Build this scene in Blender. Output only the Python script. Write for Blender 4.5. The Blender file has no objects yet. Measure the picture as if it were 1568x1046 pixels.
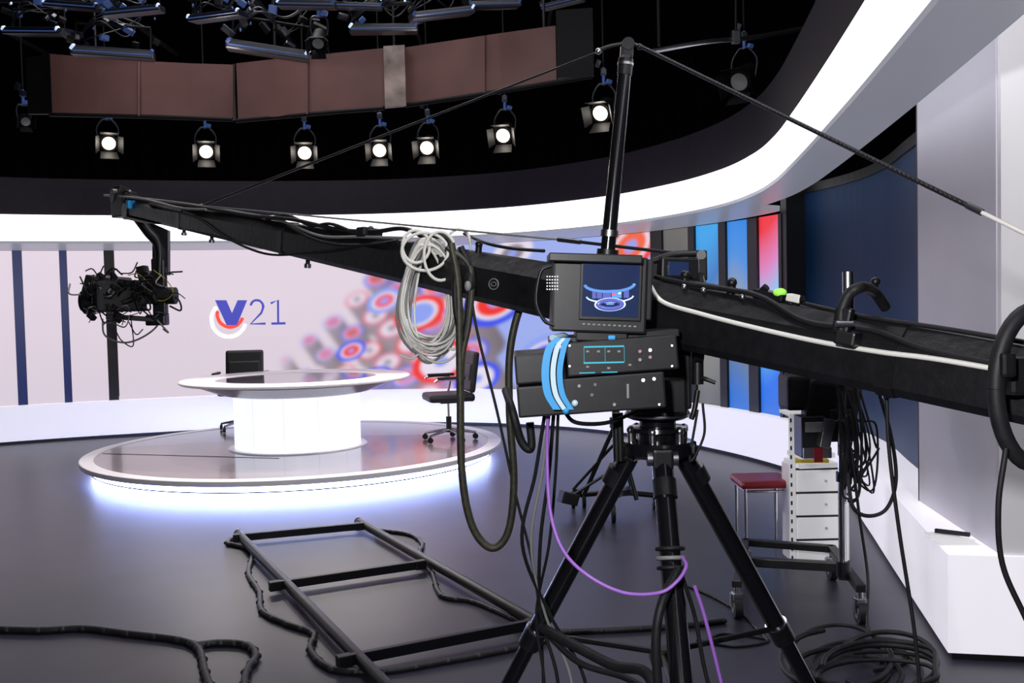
import bpy, bmesh, math, random
import numpy as np
from mathutils import Vector, Matrix, Euler
random.seed(7)
sc = bpy.context.scene
sc.view_settings.view_transform = 'Standard'

# ------------------------------------------------------------ camera
F = 1550.0
EYE = Vector((0, 0, 1.66))
cam_d = bpy.data.cameras.new('camera'); cam = bpy.data.objects.new('camera', cam_d)
sc.collection.objects.link(cam)
cam_d.sensor_width = 36; cam_d.lens = 36 * F / 1600; cam_d.clip_start = .02
R = (Matrix.Rotation(math.radians(90 - 2.33), 4, 'X') @ Matrix.Rotation(math.radians(-1.3), 4, 'Z'))
cam.matrix_world = Matrix.Translation(EYE) @ R
sc.camera = cam

def ray(u, v):
    return R.to_3x3() @ Vector(((u - 800) / F, -(v - 533.5) / F, -1))
def at(u, v, y):            # surveyed world point lying in the vertical plane y
    d = ray(u, v); return EYE + d * (y / d.y)
def fl(u, v, z=0.0):        # surveyed world point lying at height z
    d = ray(u, v); return EYE + d * ((z - EYE.z) / d.z)

# ------------------------------------------------------------ materials
def mat(name, col, rough=.5, metal=0, emi=None, es=0, var=.0, scale=8, bump=0, spec=.5, coat=0):
    m = bpy.data.materials.new(name); m.use_nodes = True
    nt = m.node_tree; b = nt.nodes['Principled BSDF']
    b.inputs['Base Color'].default_value = (*col, 1)
    b.inputs['Roughness'].default_value = rough
    b.inputs['Metallic'].default_value = metal
    b.inputs['Specular IOR Level'].default_value = spec
    b.inputs['Coat Weight'].default_value = coat
    if emi:
        b.inputs['Emission Color'].default_value = (*emi, 1); b.inputs['Emission Strength'].default_value = es
    tc = nt.nodes.new('ShaderNodeTexCoord'); n = nt.nodes.new('ShaderNodeTexNoise')
    n.inputs['Scale'].default_value = scale; n.inputs['Detail'].default_value = 5
    nt.links.new(tc.outputs['Object'], n.inputs['Vector'])
    if var > 0:
        r = nt.nodes.new('ShaderNodeValToRGB')
        r.color_ramp.elements[0].position = .3; r.color_ramp.elements[1].position = .7
        r.color_ramp.elements[0].color = (*[c * (1 - var) for c in col], 1)
        r.color_ramp.elements[1].color = (*[min(1, c * (1 + var)) for c in col], 1)
        nt.links.new(n.outputs['Fac'], r.inputs['Fac']); nt.links.new(r.outputs['Color'], b.inputs['Base Color'])
    if bump > 0:
        bp = nt.nodes.new('ShaderNodeBump'); bp.inputs['Strength'].default_value = bump; bp.inputs['Distance'].default_value = .01
        nt.links.new(n.outputs['Fac'], bp.inputs['Height']); nt.links.new(bp.outputs['Normal'], b.inputs['Normal'])
    return m

M_floor = mat('floor_vinyl', (.030, .028, .045), .36, var=.15, scale=3, bump=.02, spec=.4)
M_black = mat('black_paint', (.008, .008, .010), .38, var=.3, scale=30, spec=.4)
M_blackg = mat('black_gloss_tube', (.006, .006, .008), .18, spec=.6)
M_rail = mat('rail_black', (.005, .005, .007), .40, spec=.25)
M_matte = mat('black_matte', (.003, .003, .004), .6, spec=.15)
M_rub = mat('black_rubber', (.010, .010, .012), .55, var=.3, scale=40, spec=.35)
M_ctape = mat('cable_taped', (.013, .013, .015), .5, var=.4, scale=30, spec=.4)
M_cloth = mat('arm_cover', (.008, .008, .010), .42, var=.3, scale=25, bump=.25, spec=.4)
M_cloak = mat('black_curtain', (.0015, .0015, .002), 1, spec=0)
M_ceil = mat('ceiling_black', (.002, .002, .003), 1, spec=0)
M_white = mat('white_lacquer_glow', (.84, .82, .86), .35, emi=(.93, .90, 1), es=.52, var=.02)  # emission added to the lacquer so the bench looks bright white
M_whitep = mat('white_plaster', (.62, .60, .67), .6, var=.03, scale=2)
M_pier = mat('white_pier', (.88, .86, .90), .6, var=.02, scale=2)
M_ring = mat('light_fascia', (.9, .9, .95), .4, emi=(.97, .96, 1), es=1.5)
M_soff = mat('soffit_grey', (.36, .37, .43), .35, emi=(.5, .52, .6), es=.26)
M_navy = mat('dark_fascia', (.010, .007, .015), .5, var=.1, spec=.2)
M_blue = mat('blue_wall', (.003, .032, .10), .5, var=.06, scale=1.5, spec=.3)
M_base = mat('baseboard_black', (.006, .006, .008), .4)
M_strip = mat('navy_strip', (.006, .010, .05), .3, emi=(.003, .010, .07), es=1)
M_plat = mat('platform_gloss', (.21, .165, .175), .2, var=.06, scale=2, coat=.2)
M_rim = mat('platform_rim', (.80, .77, .79), .3)
M_led = mat('led_blue', (.5, .6, 1), .4, emi=(.36, .46, 1), es=16)
M_ledw = mat('led_line', (1, 1, 1), .4, emi=(.85, .9, 1), es=6)
M_dtop = mat('desk_white', (.86, .82, .85), .25)
M_dglass = mat('desk_glass', (.05, .036, .06), .08, coat=.5)
M_dcone = mat('desk_underside', (.22, .21, .27), .25)
M_drum = mat('desk_drum', (.85, .87, 1), .3, emi=(.84, .87, 1), es=1.0)
M_drumd = mat('desk_drum_rib', (.7, .75, .95), .3, emi=(.70, .76, 1), es=.9)
M_leather = mat('leather', (.009, .009, .011), .42, bump=.15, scale=60)
M_chrome = mat('chrome', (.7, .7, .72), .15, 1)
M_steel = mat('steel', (.45, .45, .48), .3, 1, var=.1)
M_brown = mat('brown_panel', (.105, .053, .050), .6, var=.12, scale=3, spec=.3)
M_post = mat('marbled_post', (.22, .18, .17), .6, var=.6, scale=5)
M_lampw = mat('lamp_glow', (1, .95, .9), .4, emi=(1, .92, .80), es=40)
M_lampr = mat('lamp_reflector', (.5, .45, .4), .3, emi=(1, .75, .5), es=1.3)
M_fix = mat('fixture_navy', (.005, .007, .014), .35, var=.3, scale=20)
M_fixb = mat('fixture_blue', (.02, .04, .12), .35, emi=(.10, .22, .75), es=.12)
M_fixw = mat('fixture_glint', (.4, .5, .7), .3, emi=(.6, .75, 1), es=.8)
M_wcab = mat('cable_white', (.78, .76, .72), .5)
M_gcab = mat('cable_grey', (.24, .24, .24), .5)
M_ycab = mat('cable_yellow', (.50, .38, .03), .5)
M_olive = mat('cable_olive', (.035, .033, .02), .5, var=.4, scale=60)
M_purp = mat('cable_purple', (.36, .14, .62), .4)
M_tape = mat('blue_tape', (.03, .36, .80), .45)
M_tapew = mat('pale_tape', (.60, .78, .90), .5)
M_yel = mat('yellow_green', (.35, .9, .1), .4, emi=(.4, .9, .1), es=.3)
M_scrn = mat('monitor_dark', (.01, .012, .03), .15, emi=(.010, .022, .070), es=1)
M_scb = mat('monitor_blue', (.1, .2, .5), .2, emi=(.07, .20, .45), es=1)
M_scp = mat('monitor_violet', (.1, .1, .4), .2, emi=(.05, .07, .22), es=1)
M_scw = mat('monitor_white', (.5, .6, .9), .2, emi=(.50, .68, .92), es=1)
M_scr = mat('monitor_red', (.6, .1, .2), .2, emi=(.5, .08, .10), es=1)
M_teal = mat('panel_teal', (.02, .3, .4), .4, emi=(.02, .35, .5), es=.6)
M_unit = mat('unit_black', (.011, .011, .014), .4, var=.2, scale=40, spec=.4)
M_redp = mat('red_plastic', (.22, .008, .016), .35)
M_paper = mat('paper', (.85, .85, .85), .7, emi=(1, 1, 1), es=.15)
M_edge = mat('wall_edge_dark', (.03, .02, .03), .5)

# ------------------------------------------------------------ mesh builder
def crom(P, n=8):
    P = [Vector(p) for p in P]
    if len(P) < 3: return P
    Q = [P[0] * 2 - P[1]] + P + [P[-1] * 2 - P[-2]]
    out = []
    for i in range(1, len(Q) - 2):
        a, b, c, d = Q[i - 1], Q[i], Q[i + 1], Q[i + 2]
        for k in range(n):
            t = k / n
            out.append(.5 * ((2 * b) + (c - a) * t + (2 * a - 5 * b + 4 * c - d) * t * t + (3 * b - a - 3 * c + d) * t ** 3))
    out.append(P[-1]); return out

class B:
    def __init__(s, name, parent=None): s.name = name; s.bm = bmesh.new(); s.mats = []; s.parent = parent
    def mi(s, m):
        if m not in s.mats: s.mats.append(m)
        return s.mats.index(m)
    def box(s, c, size, m, rot=None, bev=0.0):
        t = bmesh.new(); bmesh.ops.create_cube(t, size=1)
        for v in t.verts: v.co = Vector((v.co.x * size[0], v.co.y * size[1], v.co.z * size[2]))
        if bev > 0: bmesh.ops.bevel(t, geom=t.edges[:], offset=min(bev, min(size) * .45), segments=2, affect='EDGES', profile=.6)
        rm = Matrix.Identity(3)
        if rot is not None: rm = rot if isinstance(rot, Matrix) else Euler(rot).to_matrix()
        rm = rm.to_3x3(); c = Vector(c); i = s.mi(m); mp = {}
        for v in t.verts: mp[v] = s.bm.verts.new(rm @ v.co + c)
        for f in t.faces:
            nf = s.bm.faces.new([mp[v] for v in f.verts]); nf.material_index = i
        t.free()
    def loft(s, rings, m, caps=True, closed=True, smooth=True):
        i = s.mi(m); vs = [[s.bm.verts.new(p) for p in r] for r in rings]
        n = len(vs[0])
        for a, b in zip(vs[:-1], vs[1:]):
            for k in range(n if closed else n - 1):
                k2 = (k + 1) % n
                f = s.bm.faces.new((a[k], a[k2], b[k2], b[k])); f.material_index = i; f.smooth = smooth
        if caps:
            for r, rev in ((rings[0], True), (rings[-1], False)):
                w = [s.bm.verts.new(p) for p in (r[::-1] if rev else r)]
                f = s.bm.faces.new(w); f.material_index = i
    def tube(s, pts, r, m, seg=8, n=8, sm=True, caps=True, r2=None):
        P = crom(pts, n) if sm else [Vector(p) for p in pts]
        rings = []; nrm = None
        for k, p in enumerate(P):
            t = (P[min(k + 1, len(P) - 1)] - P[max(k - 1, 0)])
            if t.length < 1e-9: t = Vector((0, 0, 1))
            t.normalize()
            if nrm is None:
                a = Vector((0, 0, 1)) if abs(t.z) < .9 else Vector((1, 0, 0)); nrm = t.cross(a).normalized()
            else:
                nrm = (nrm - t * nrm.dot(t))
                nrm = nrm.normalized() if nrm.length > 1e-6 else t.orthogonal().normalized()
            bn = t.cross(nrm); rr = r if r2 is None else r + (r2 - r) * k / (len(P) - 1)
            rings.append([p + (nrm * math.cos(2 * math.pi * j / seg) + bn * math.sin(2 * math.pi * j / seg)) * rr for j in range(seg)])
        s.loft(rings, m, caps)
    def cyl(s, a, b, r, m, r2=None, seg=20): s.tube([a, b], r, m, seg=seg, sm=False, r2=r2)
    def lathe(s, prof, c, m, seg=64, rot=None):
        c = Vector(c); rm = (Euler(rot).to_matrix() if rot is not None and not isinstance(rot, Matrix) else (rot.to_3x3() if rot is not None else Matrix.Identity(3)))
        for (r0, z0), (r1, z1) in zip(prof[:-1], prof[1:]):
            rings = []
            for r, z in ((r0, z0), (r1, z1)):
                rings.append([rm @ Vector((max(r, 1e-4) * math.cos(2 * math.pi * j / seg), max(r, 1e-4) * math.sin(2 * math.pi * j / seg), z)) + c for j in range(seg)])
            s.loft(rings, m, caps=False)
    def disc(s, c, r, m, n=Vector((0, 0, 1)), seg=40):
        n = Vector(n).normalized(); a = n.orthogonal().normalized(); b = n.cross(a); i = s.mi(m)
        f = s.bm.faces.new([s.bm.verts.new(Vector(c) + (a * math.cos(2 * math.pi * j / seg) + b * math.sin(2 * math.pi * j / seg)) * r) for j in range(seg)]); f.material_index = i
    def ring(s, c, Rr, r, m, n=Vector((0, 0, 1)), seg=28, a0=0, a1=2 * math.pi, sx=1, sy=1, ts=8):
        n = Vector(n).normalized(); a = n.orthogonal().normalized()
        if abs(n.z) < .8: a = n.cross(Vector((0, 0, 1))).normalized()
        b = n.cross(a)
        P = [Vector(c) + (a * math.cos(a0 + (a1 - a0) * j / seg) * sx + b * math.sin(a0 + (a1 - a0) * j / seg) * sy) * Rr for j in range(seg + 1)]
        s.tube(P, r, m, seg=ts, sm=False)
    def ball(s, c, r, m, sc3=(1, 1, 1)):
        t = bmesh.new(); bmesh.ops.create_uvsphere(t, u_segments=16, v_segments=10, radius=r); mp = {}; i = s.mi(m)
        for v in t.verts: mp[v] = s.bm.verts.new(Vector((v.co.x * sc3[0], v.co.y * sc3[1], v.co.z * sc3[2])) + Vector(c))
        for f in t.faces: nf = s.bm.faces.new([mp[v] for v in f.verts]); nf.material_index = i; nf.smooth = True
        t.free()
    def prism(s, pts, off, m):
        i = s.mi(m); off = Vector(off); P = [Vector(p) for p in pts]; n = len(P)
        for L in (P, [p + off for p in P][::-1]):
            f = s.bm.faces.new([s.bm.verts.new(p) for p in L]); f.material_index = i
        for k in range(n):
            a, b = P[k], P[(k + 1) % n]
            f = s.bm.faces.new([s.bm.verts.new(p) for p in (a, a + off, b + off, b)]); f.material_index = i
    def done(s, recalc=True):
        if recalc: bmesh.ops.recalc_face_normals(s.bm, faces=s.bm.faces[:])
        me = bpy.data.meshes.new(s.name); s.bm.to_mesh(me); s.bm.free()
        for m in s.mats: me.materials.append(m)
        o = bpy.data.objects.new(s.name, me); sc.collection.objects.link(o)
        if s.parent: o.parent = s.parent
        return o
def empty(name):
    e = bpy.data.objects.new(name, None); sc.collection.objects.link(e); return e

# ------------------------------------------------------------ set curve (plan)
class Path:
    def __init__(s, ctrl):
        raw = crom([Vector((x, y, 0)) for x, y in ctrl], 24); L = [0]
        for a, b in zip(raw[:-1], raw[1:]): L.append(L[-1] + (b - a).length)
        s.L = np.array(L); s.x = np.array([p.x for p in raw]); s.y = np.array([p.y for p in raw]); s.T = L[-1]
    def __call__(s, q, d=0.0):
        x = np.interp(q, s.L, s.x); y = np.interp(q, s.L, s.y)
        e = .08; tx = np.interp(q + e, s.L, s.x) - np.interp(q - e, s.L, s.x); ty = np.interp(q + e, s.L, s.y) - np.interp(q - e, s.L, s.y)
        l = np.hypot(tx, ty); return x - ty / l * d, y + tx / l * d
pp = Path([(-11, 8.3), (-9.5, 10.1), (-8, 11.4), (-6.5, 12.35), (-5.1, 12.95), (-3.2, 13.45), (-1.4, 13.55), (.2, 13.0), (1.4, 11.9),
        (2.2, 10.4), (2.62, 9.0), (2.66, 8.0), (2.45, 6.9), (2.22, 5.8), (1.93, 4.4), (1.58, 2.7), (1.23, 1.0), (.9, -.6)])
LT = pp.T
# overhead ring follows its own, slightly tighter curve
rg = Path([(-10.7, 8.0), (-9.2, 9.8), (-7.75, 11.05), (-6.3, 11.97), (-4.95, 12.55), (-3.15, 13.03), (-1.5, 13.12), (-.05, 12.65), (1.05, 11.65),
        (1.68, 10.5), (1.99, 9.4), (2.06, 8.4), (2.00, 7.5), (1.86, 6.5), (1.67, 5.3), (1.46, 4.05), (1.22, 2.7), (.92, 1.0), (.62, -.6)])
SS = np.linspace(0, LT, 4000)
def s_at_y(y, P=pp):
    q = np.linspace(0, P.T, 4000); idx = np.where((q > P.T * .6))[0]; yy = P(q[idx])[1]; return q[idx][np.argmin(abs(yy - y))]
DW = .12
wx, wy = pp(SS, DW)
def W(u, v):     # (arc length, height) on the screen wall
    d = ray(u, v); c = np.arctan2(wx, wy) - math.atan2(d.x, d.y); k = np.where(c > 0)[0]; k = k[0] if len(k) else -1
    t = wy[k] / d.y; return float(SS[k]), EYE.z + d.z * t
def sweep(name, prof, s0, s1, m, step=.12, P=pp):
    b = B(name); n = max(2, int((s1 - s0) / step)); rings = []
    for k in range(n + 1):
        s = s0 + (s1 - s0) * k / n; rings.append([Vector((*P(s, d), z)) for d, z in prof])
    b.loft(rings, m, caps=True, smooth=False); return b.done()
S44, S556 = s_at_y(4.4), s_at_y(5.56)
sL1 = W(1224, 480)[0]
ZB, ZT = .48, 2.44

# floor / shell
def slab(name, x0, x1, y0, y1, z0, z1, m):
    b = B(name); b.box(((x0 + x1) / 2, (y0 + y1) / 2, (z0 + z1) / 2), (x1 - x0, y1 - y0, z1 - z0), m); return b.done()
slab('floor', -14, 6, -4, 18, -.1, 0, M_floor)
slab('ceiling', -14, 6, -4, 18, 6.5, 6.6, M_ceil)
slab('wall_left', -14.1, -14, -4, 18, 0, 6.5, M_cloak)
slab('wall_right', 6, 6.1, -4, 18, 0, 6.5, M_cloak)
slab('wall_front', -14, 6, -4.1, -4, 0, 6.5, M_cloak)
slab('wall_back', -14, 6, 18, 18.1, 0, 6.5, M_cloak)
# curtain with folds
b = B('stage_curtain'); rings = []
for k in range(900):
    s = LT * .8 * k / 899; d = 1.3 + .05 * math.sin(s * 22) + .02 * math.sin(s * 9)
    x, y = pp(s, d); rings.append([Vector((x, y, 0)), Vector((x, y, 6.45))])
b.loft(rings, M_cloak, caps=False, closed=False); b.done()

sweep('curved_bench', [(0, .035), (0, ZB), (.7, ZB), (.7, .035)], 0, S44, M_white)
sweep('baseboard_bench', [(.02, 0), (.02, .035), (.65, .035), (.65, 0)], 0, S44 - .02, M_base)
RZ0, RZ1 = 2.53, 2.85
sweep('light_ring', [(0, RZ0), (0, RZ1), (.04, RZ1), (.04, RZ0)], 0, rg.T, M_ring, P=rg)
sq = s_at_y(9.2, rg)
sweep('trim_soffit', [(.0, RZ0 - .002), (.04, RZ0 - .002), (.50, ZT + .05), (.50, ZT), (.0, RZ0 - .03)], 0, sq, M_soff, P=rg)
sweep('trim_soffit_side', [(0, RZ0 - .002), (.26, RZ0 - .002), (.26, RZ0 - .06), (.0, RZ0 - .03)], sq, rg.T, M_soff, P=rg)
sweep('trim_dark_fascia', [(.02, RZ1), (.02, 3.30), (.08, 3.30), (.08, RZ1)], 0, rg.T, M_navy, P=rg)
sweep('wall_blue', [(.30, ZB), (.30, 2.62), (.38, 2.62), (.38, ZB)], sL1 + .02, S556 + .15, M_blue)
sweep('trim_wall_blue_top', [(.28, 2.62), (.28, 2.70), (.40, 2.70), (.40, 2.62)], sL1 + .02, S556 + .15, M_base)
sweep('trim_screen_end', [(.10, ZB), (.10, ZT + .3), (.36, ZT + .3), (.36, ZB)], sL1, sL1 + .10, M_base)
# white side wall and pier
b = B('wall_white_side')
b.prism([(2.28, 5.56, ZB), (2.16, 4.42, ZB), (2.44, 4.40, ZB), (2.58, 5.56, ZB)], (0, 0, 2.45), M_whitep)
b.prism([(2.278, 5.57, ZB), (2.30, 5.575, ZB), (2.58, 5.575, ZB), (2.58, 5.56, ZB), (2.278, 5.56, ZB)], (0, 0, 2.45), M_edge); b.done()
b = B('wall_pier')
b.prism([(2.166, 4.415, ZB), (2.158, 4.37, ZB), (2.62, 4.27, ZB), (2.62, 4.40, ZB)], (0, 0, 4), M_pier)
b.done()

# ------------------------------------------------------------ screens (vertex painted procedural artwork)
def smooth(a): return np.clip(a, 0, 1)
def attr_mat(name, st=1.0):
    m = bpy.data.materials.new(name); m.use_nodes = True; nt = m.node_tree; p = nt.nodes['Principled BSDF']
    p.inputs['Base Color'].default_value = (.02, .02, .02, 1); p.inputs['Roughness'].default_value = .45
    a = nt.nodes.new('ShaderNodeAttribute'); a.attribute_name = 'art'
    nt.links.new(a.outputs['Color'], p.inputs['Emission Color']); p.inputs['Emission Strength'].default_value = st
    return m
M_art = attr_mat('led_screen_art')
def srgb(r, g, b): return np.array([((c / 255) / 12.92 if c < 10 else ((c / 255 + .055) / 1.055) ** 2.4) for c in (r, g, b)])
def screen(name, s0, s1, fn, step=.0085, nz=230, d=DW):
    ns = max(4, int((s1 - s0) / step)); S = np.linspace(s0, s1, ns); Z = np.linspace(ZB, ZT, nz)
    x, y = pp(S, d); V = np.zeros((ns, nz, 3)); V[..., 0] = x[:, None]; V[..., 1] = y[:, None]; V[..., 2] = Z[None]
    C = np.ones((ns, nz, 4)); C[..., :3] = fn(*np.meshgrid(S, Z, indexing='ij'))
    idx = np.arange(ns * nz).reshape(ns, nz)
    fa = np.stack([idx[:-1, :-1], idx[1:, :-1], idx[1:, 1:], idx[:-1, 1:]], -1).reshape(-1, 4)
    me = bpy.data.meshes.new(name); me.from_pydata(V.reshape(-1, 3).tolist(), [], fa.tolist())
    ca = me.color_attributes.new('art', 'FLOAT_COLOR', 'POINT'); ca.data.foreach_set('color', C.reshape(-1))
    me.materials.append(M_art); me.polygons.foreach_set('use_smooth', [True] * len(me.polygons))
    o = bpy.data.objects.new(name, me); sc.collection.objects.link(o); return o
PINK = srgb(221, 207, 220)
def lay(C, mask, col): return C * (1 - mask[..., None]) + np.array(col) * mask[..., None]
def blur(C, k, it=2):
    for _ in range(it):
        for ax in (0, 1):
            P = np.concatenate([np.repeat(np.take(C, [0], ax), k, ax), C, np.repeat(np.take(C, [-1], ax), k, ax)], ax)
            cs = np.cumsum(P, axis=ax); z = np.zeros_like(np.take(cs, [0], ax)); cs = np.concatenate([z, cs], ax)
            n = C.shape[ax]; w = 2 * k + 1
            C = (np.take(cs, np.arange(w, w + n), ax) - np.take(cs, np.arange(0, n), ax)) / w
    return C
def pinkfn(S, Z):
    C = np.ones(S.shape + (3,)) * PINK
    C *= (1 + .06 * (Z - 1.4))[..., None]; return C
sA, sB = W(181, 480)[0], W(1020, 480)[0]
RED, BLU, LBL, GRY, WHT = srgb(238, 50, 40), srgb(62, 84, 235), srgb(140, 160, 240), srgb(140, 128, 138), srgb(228, 218, 234)
PNK = srgb(228, 105, 135)
def mainfn(S, Z):
    C = pinkfn(S, Z)
    def EL(C, u, v, rm, col, k=.6, soft=.012, tilt=.42, a=1.0, sz=None):
        s0, z0 = sz if sz else W(u, v); dx = S - s0; dz = Z - z0
        x = dx * math.cos(tilt) + dz * math.sin(tilt); y = (-dx * math.sin(tilt) + dz * math.cos(tilt)) / k
        r = np.sqrt(x * x + y * y); return lay(C, smooth((rm - r) / soft) * a, col)
    base = C.copy()
    s1, z1 = W(640, 520)
    C = lay(C, smooth((S - s1) / 1.0) * .85, srgb(140, 165, 238))
    items = []
    rnd = random.Random(4)
    for a in range(9):
        for bb in range(-2, 7):
            u = 446 + a * 36 + bb * 29; v = 566 - a * 33 + bb * 23
            if v > 660 or u > 740 or v < 400 or u < 425 or (u - 430) * 1.05 + (v - 600) < -22: continue
            items.append((v - u * .2, u + rnd.uniform(-4, 4), v + rnd.uniform(-4, 4), .090 + .00066 * (u - 430)))
    items.sort()
    for _, u, v, r in items:
        s0, z0 = W(u, v)
        nb = 14
        for q in range(nb):
            t = 1 - q / (nb - 1); sz = (s0 + 1.5 * r * t, z0 - 2.3 * r * t)
            xx = (S - sz[0]) / r
            g = GRY * (1.30 - .40 * t) * (1 - .34 * smooth(xx))[..., None]
            dx = S - sz[0]; dz = Z - sz[1]; x = dx * math.cos(.42) + dz * math.sin(.42); y = (-dx * math.sin(.42) + dz * math.cos(.42)) / .6
            m_ = smooth((r - np.sqrt(x * x + y * y)) / .02); C = C * (1 - m_[..., None]) + g * m_[..., None]
        h = rnd.randrange(5)
        oc = (BLU, LBL, PNK, BLU, RED)[h]; ic = (RED, RED, WHT, PNK, WHT)[h]
        C = EL(C, u, v, r, oc); C = EL(C, u, v, r * .80, WHT); C = EL(C, u, v, r * .66, ic); C = EL(C, u, v, r * .34, LBL if h % 2 else GRY)
    C = blur(C, 3)
    for (u, v, r, c1, c2) in [(548, 548, .24, BLU, RED), (588, 590, .26, BLU, RED), (600, 470, .28, LBL, PNK), (655, 490, .40, RED, LBL), (690, 565, .46, RED, WHT), (775, 470, .54, BLU, RED), (800, 396, .34, WHT, GRY), (745, 592, .38, BLU, WHT),
                              (850, 560, .5, LBL, BLU), (920, 470, .5, GRY, LBL), (985, 385, .5, RED, srgb(240, 100, 60))]:
        C = EL(C, u, v, r, c1, soft=.05); C = EL(C, u, v, r * .74, WHT, soft=.05); C = EL(C, u, v, r * .60, c2, soft=.05); C = EL(C, u, v, r * .28, LBL, soft=.05)
    C = blur(C, 2)
    f = smooth((S - W(425, 500)[0]) / .30)[..., None]
    return base * (1 - f) + C * f
screen('video_wall', sA, sB, mainfn)
# left panels
edges = [(-260, -150), (-140, -60), (-48, 22), (37, 95), (107, 165)]
strips = [(-60, -48), (22, 37), (95, 107), (165, 180)]
for a, c in edges: screen('light_panel', W(a, 480)[0], W(c, 480)[0], pinkfn, step=.1, nz=6)
for a, c in strips:
    sweep('trim_strip', [(DW - .03, ZB), (DW - .03, ZT), (DW + .02, ZT), (DW + .02, ZB)], W(a, 480)[0], W(c, 480)[0], M_base if a == 165 else M_strip, .1)
def mk(cols):
    cs = [np.array(srgb(*c)) for c in cols]
    def fn(S, Z):
        t = (Z - ZB) / (ZT - ZB) * (len(cs) - 1); w = t + .35 * np.sin(S * 6); w = np.clip(w, 0, len(cs) - 1.001); i = w.astype(int); f = (w - i)[..., None]
        A = np.array(cs); return A[i] * (1 - f) + A[i + 1] * f
    return fn
rp = [((1038, 1079), [(95, 98, 95), (112, 115, 110), (88, 92, 90), (110, 105, 100)]),
      ((1089, 1127), [(85, 88, 90), (120, 122, 122), (140, 132, 124), (60, 120, 190), (60, 160, 230)]),
      ((1138, 1172), [(40, 110, 205), (100, 120, 140), (150, 155, 160), (70, 140, 220), (30, 130, 225)]),
      ((1187, 1221), [(40, 110, 215), (30, 110, 230), (90, 170, 235), (110, 200, 245), (215, 130, 190), (235, 50, 60)])]
for (a, c), cols in rp: screen('colour_panel', W(a, 480)[0], W(c, 480)[0], mk(cols), step=.03, nz=60)
for a, c in [(1020, 1038), (1079, 1089), (1127, 1138), (1172, 1187), (1221, 1226)]:
    sweep('trim_strip', [(DW - .03, ZB), (DW - .03, ZT), (DW + .02, ZT), (DW + .02, ZB)], W(a, 480)[0], W(c, 480)[0], M_base, .1)

# logo on the screen
M_lgb = mat('logo_blue', (.05, .05, .35), .4, emi=(.045, .05, .36), es=1)
M_lgr = mat('logo_red', (.8, .05, .03), .4, emi=(.85, .06, .04), es=1)
M_lgw = mat('logo_white', (.9, .9, .9), .4, emi=(.95, .95, .97), es=1)
def wp(u, v, d=DW - .006):
    s, z = W(u, v); x, y = pp(s, d); return Vector((float(x), float(y), z))
b = B('wall_logo')
def ribbon(pts, w, m, d):
    P = pts; L = []; Rr = []
    for k, p in enumerate(P):
        a = Vector(P[max(k - 1, 0)]); c = Vector(P[min(k + 1, len(P) - 1)]); t = (c - a).normalized(); n = Vector((-t.y, t.x))
        L.append(wp(p[0] + n.x * w / 2, p[1] + n.y * w / 2, d)); Rr.append(wp(p[0] - n.x * w / 2, p[1] - n.y * w / 2, d))
    i = b.mi(m)
    for k in range(len(P) - 1):
        f = b.bm.faces.new([b.bm.verts.new(q) for q in (L[k], L[k + 1], Rr[k + 1], Rr[k])]); f.material_index = i
arc = lambda cx, cy, rr, a0, a1, n=24: [(cx + rr * math.cos(math.radians(a0 + (a1 - a0) * k / n)), cy + rr * math.sin(math.radians(a0 + (a1 - a0) * k / n))) for k in range(n + 1)]
ribbon(arc(357, 499, 27, 15, 225), 6, M_lgw, DW - .010)
ribbon(arc(359, 491, 20, 15, 195), 5.5, M_lgr, DW - .014)
i = b.mi(M_lgb)
for poly in ([(336, 469), (353, 469), (365, 496), (362, 508), (354, 508)], [(362, 508), (361, 492), (371, 469), (386, 469), (370, 508)]):
    f = b.bm.faces.new([b.bm.verts.new(wp(x, y, DW - .018)) for x, y in poly]); f.material_index = i
ribbon(arc(401, 479, 10, 190, 375, 16) + [(408, 489), (391, 506), (415, 505.5)], 3.6, M_lgb, DW - .018)
ribbon([(423, 474), (434, 469), (434.5, 505)], 3.6, M_lgb, DW - .018); ribbon([(424, 505.5), (446, 505)], 3.6, M_lgb, DW - .018)
b.done(False)

# ------------------------------------------------------------ platform + desk
PC = Vector((-2.31, 10.58, 0)); PZ = .17
b = B('round_platform')
b.lathe([(0, PZ), (2.03, PZ)], PC, M_plat, 128)
b.lathe([(2.03, PZ), (2.03, PZ + .004), (2.16, PZ + .004), (2.165, PZ), (2.165, PZ - .04), (2.16, PZ - .045), (2.0, PZ - .045)], PC, M_rim, 128)
b.lathe([(2.02, PZ - .045), (2.02, .06)], PC, M_led, 128); b.lathe([(2.06, .062), (2.06, .05)], PC, M_base, 128); b.lathe([(2.02, .06), (2.06, .062)], PC, M_ledw, 128); b.lathe([(2.02, .05), (2.02, .0)], PC, M_led, 128)
b.tube([PC + Vector((-1.98, -.3, PZ + .001)), PC + Vector((0, -.9, PZ + .001))], .003, M_base, sm=False, seg=4)
b.done()
b = B('news_desk')
b.lathe([(0, PZ + .012), (.72, PZ + .012), (.73, PZ + .001)], PC, M_dtop, 96)
b.lathe([(.66, PZ + .012), (.66, .735)], PC, M_drum, 96)
for k in range(12):
    a = 2 * math.pi * k / 12; p = PC + Vector((math.cos(a) * .657, math.sin(a) * .657, 0))
    b.cyl(p + Vector((0, 0, PZ + .02)), p + Vector((0, 0, .735)), .007, M_drumd, seg=8)
b.lathe([(.60, .73), (.70, .735), (.78, .75), (1.06, .855), (1.06, .872)], PC, M_dcone, 96)
b.lathe([(1.06, .872), (1.19, .872), (1.205, .882), (1.205, .897), (1.195, .905), (.86, .905), (.84, .895)], PC, M_dtop, 128)
b.lathe([(.84, .895), (0, .895)], PC, M_dglass, 96)
b.done()

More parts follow.
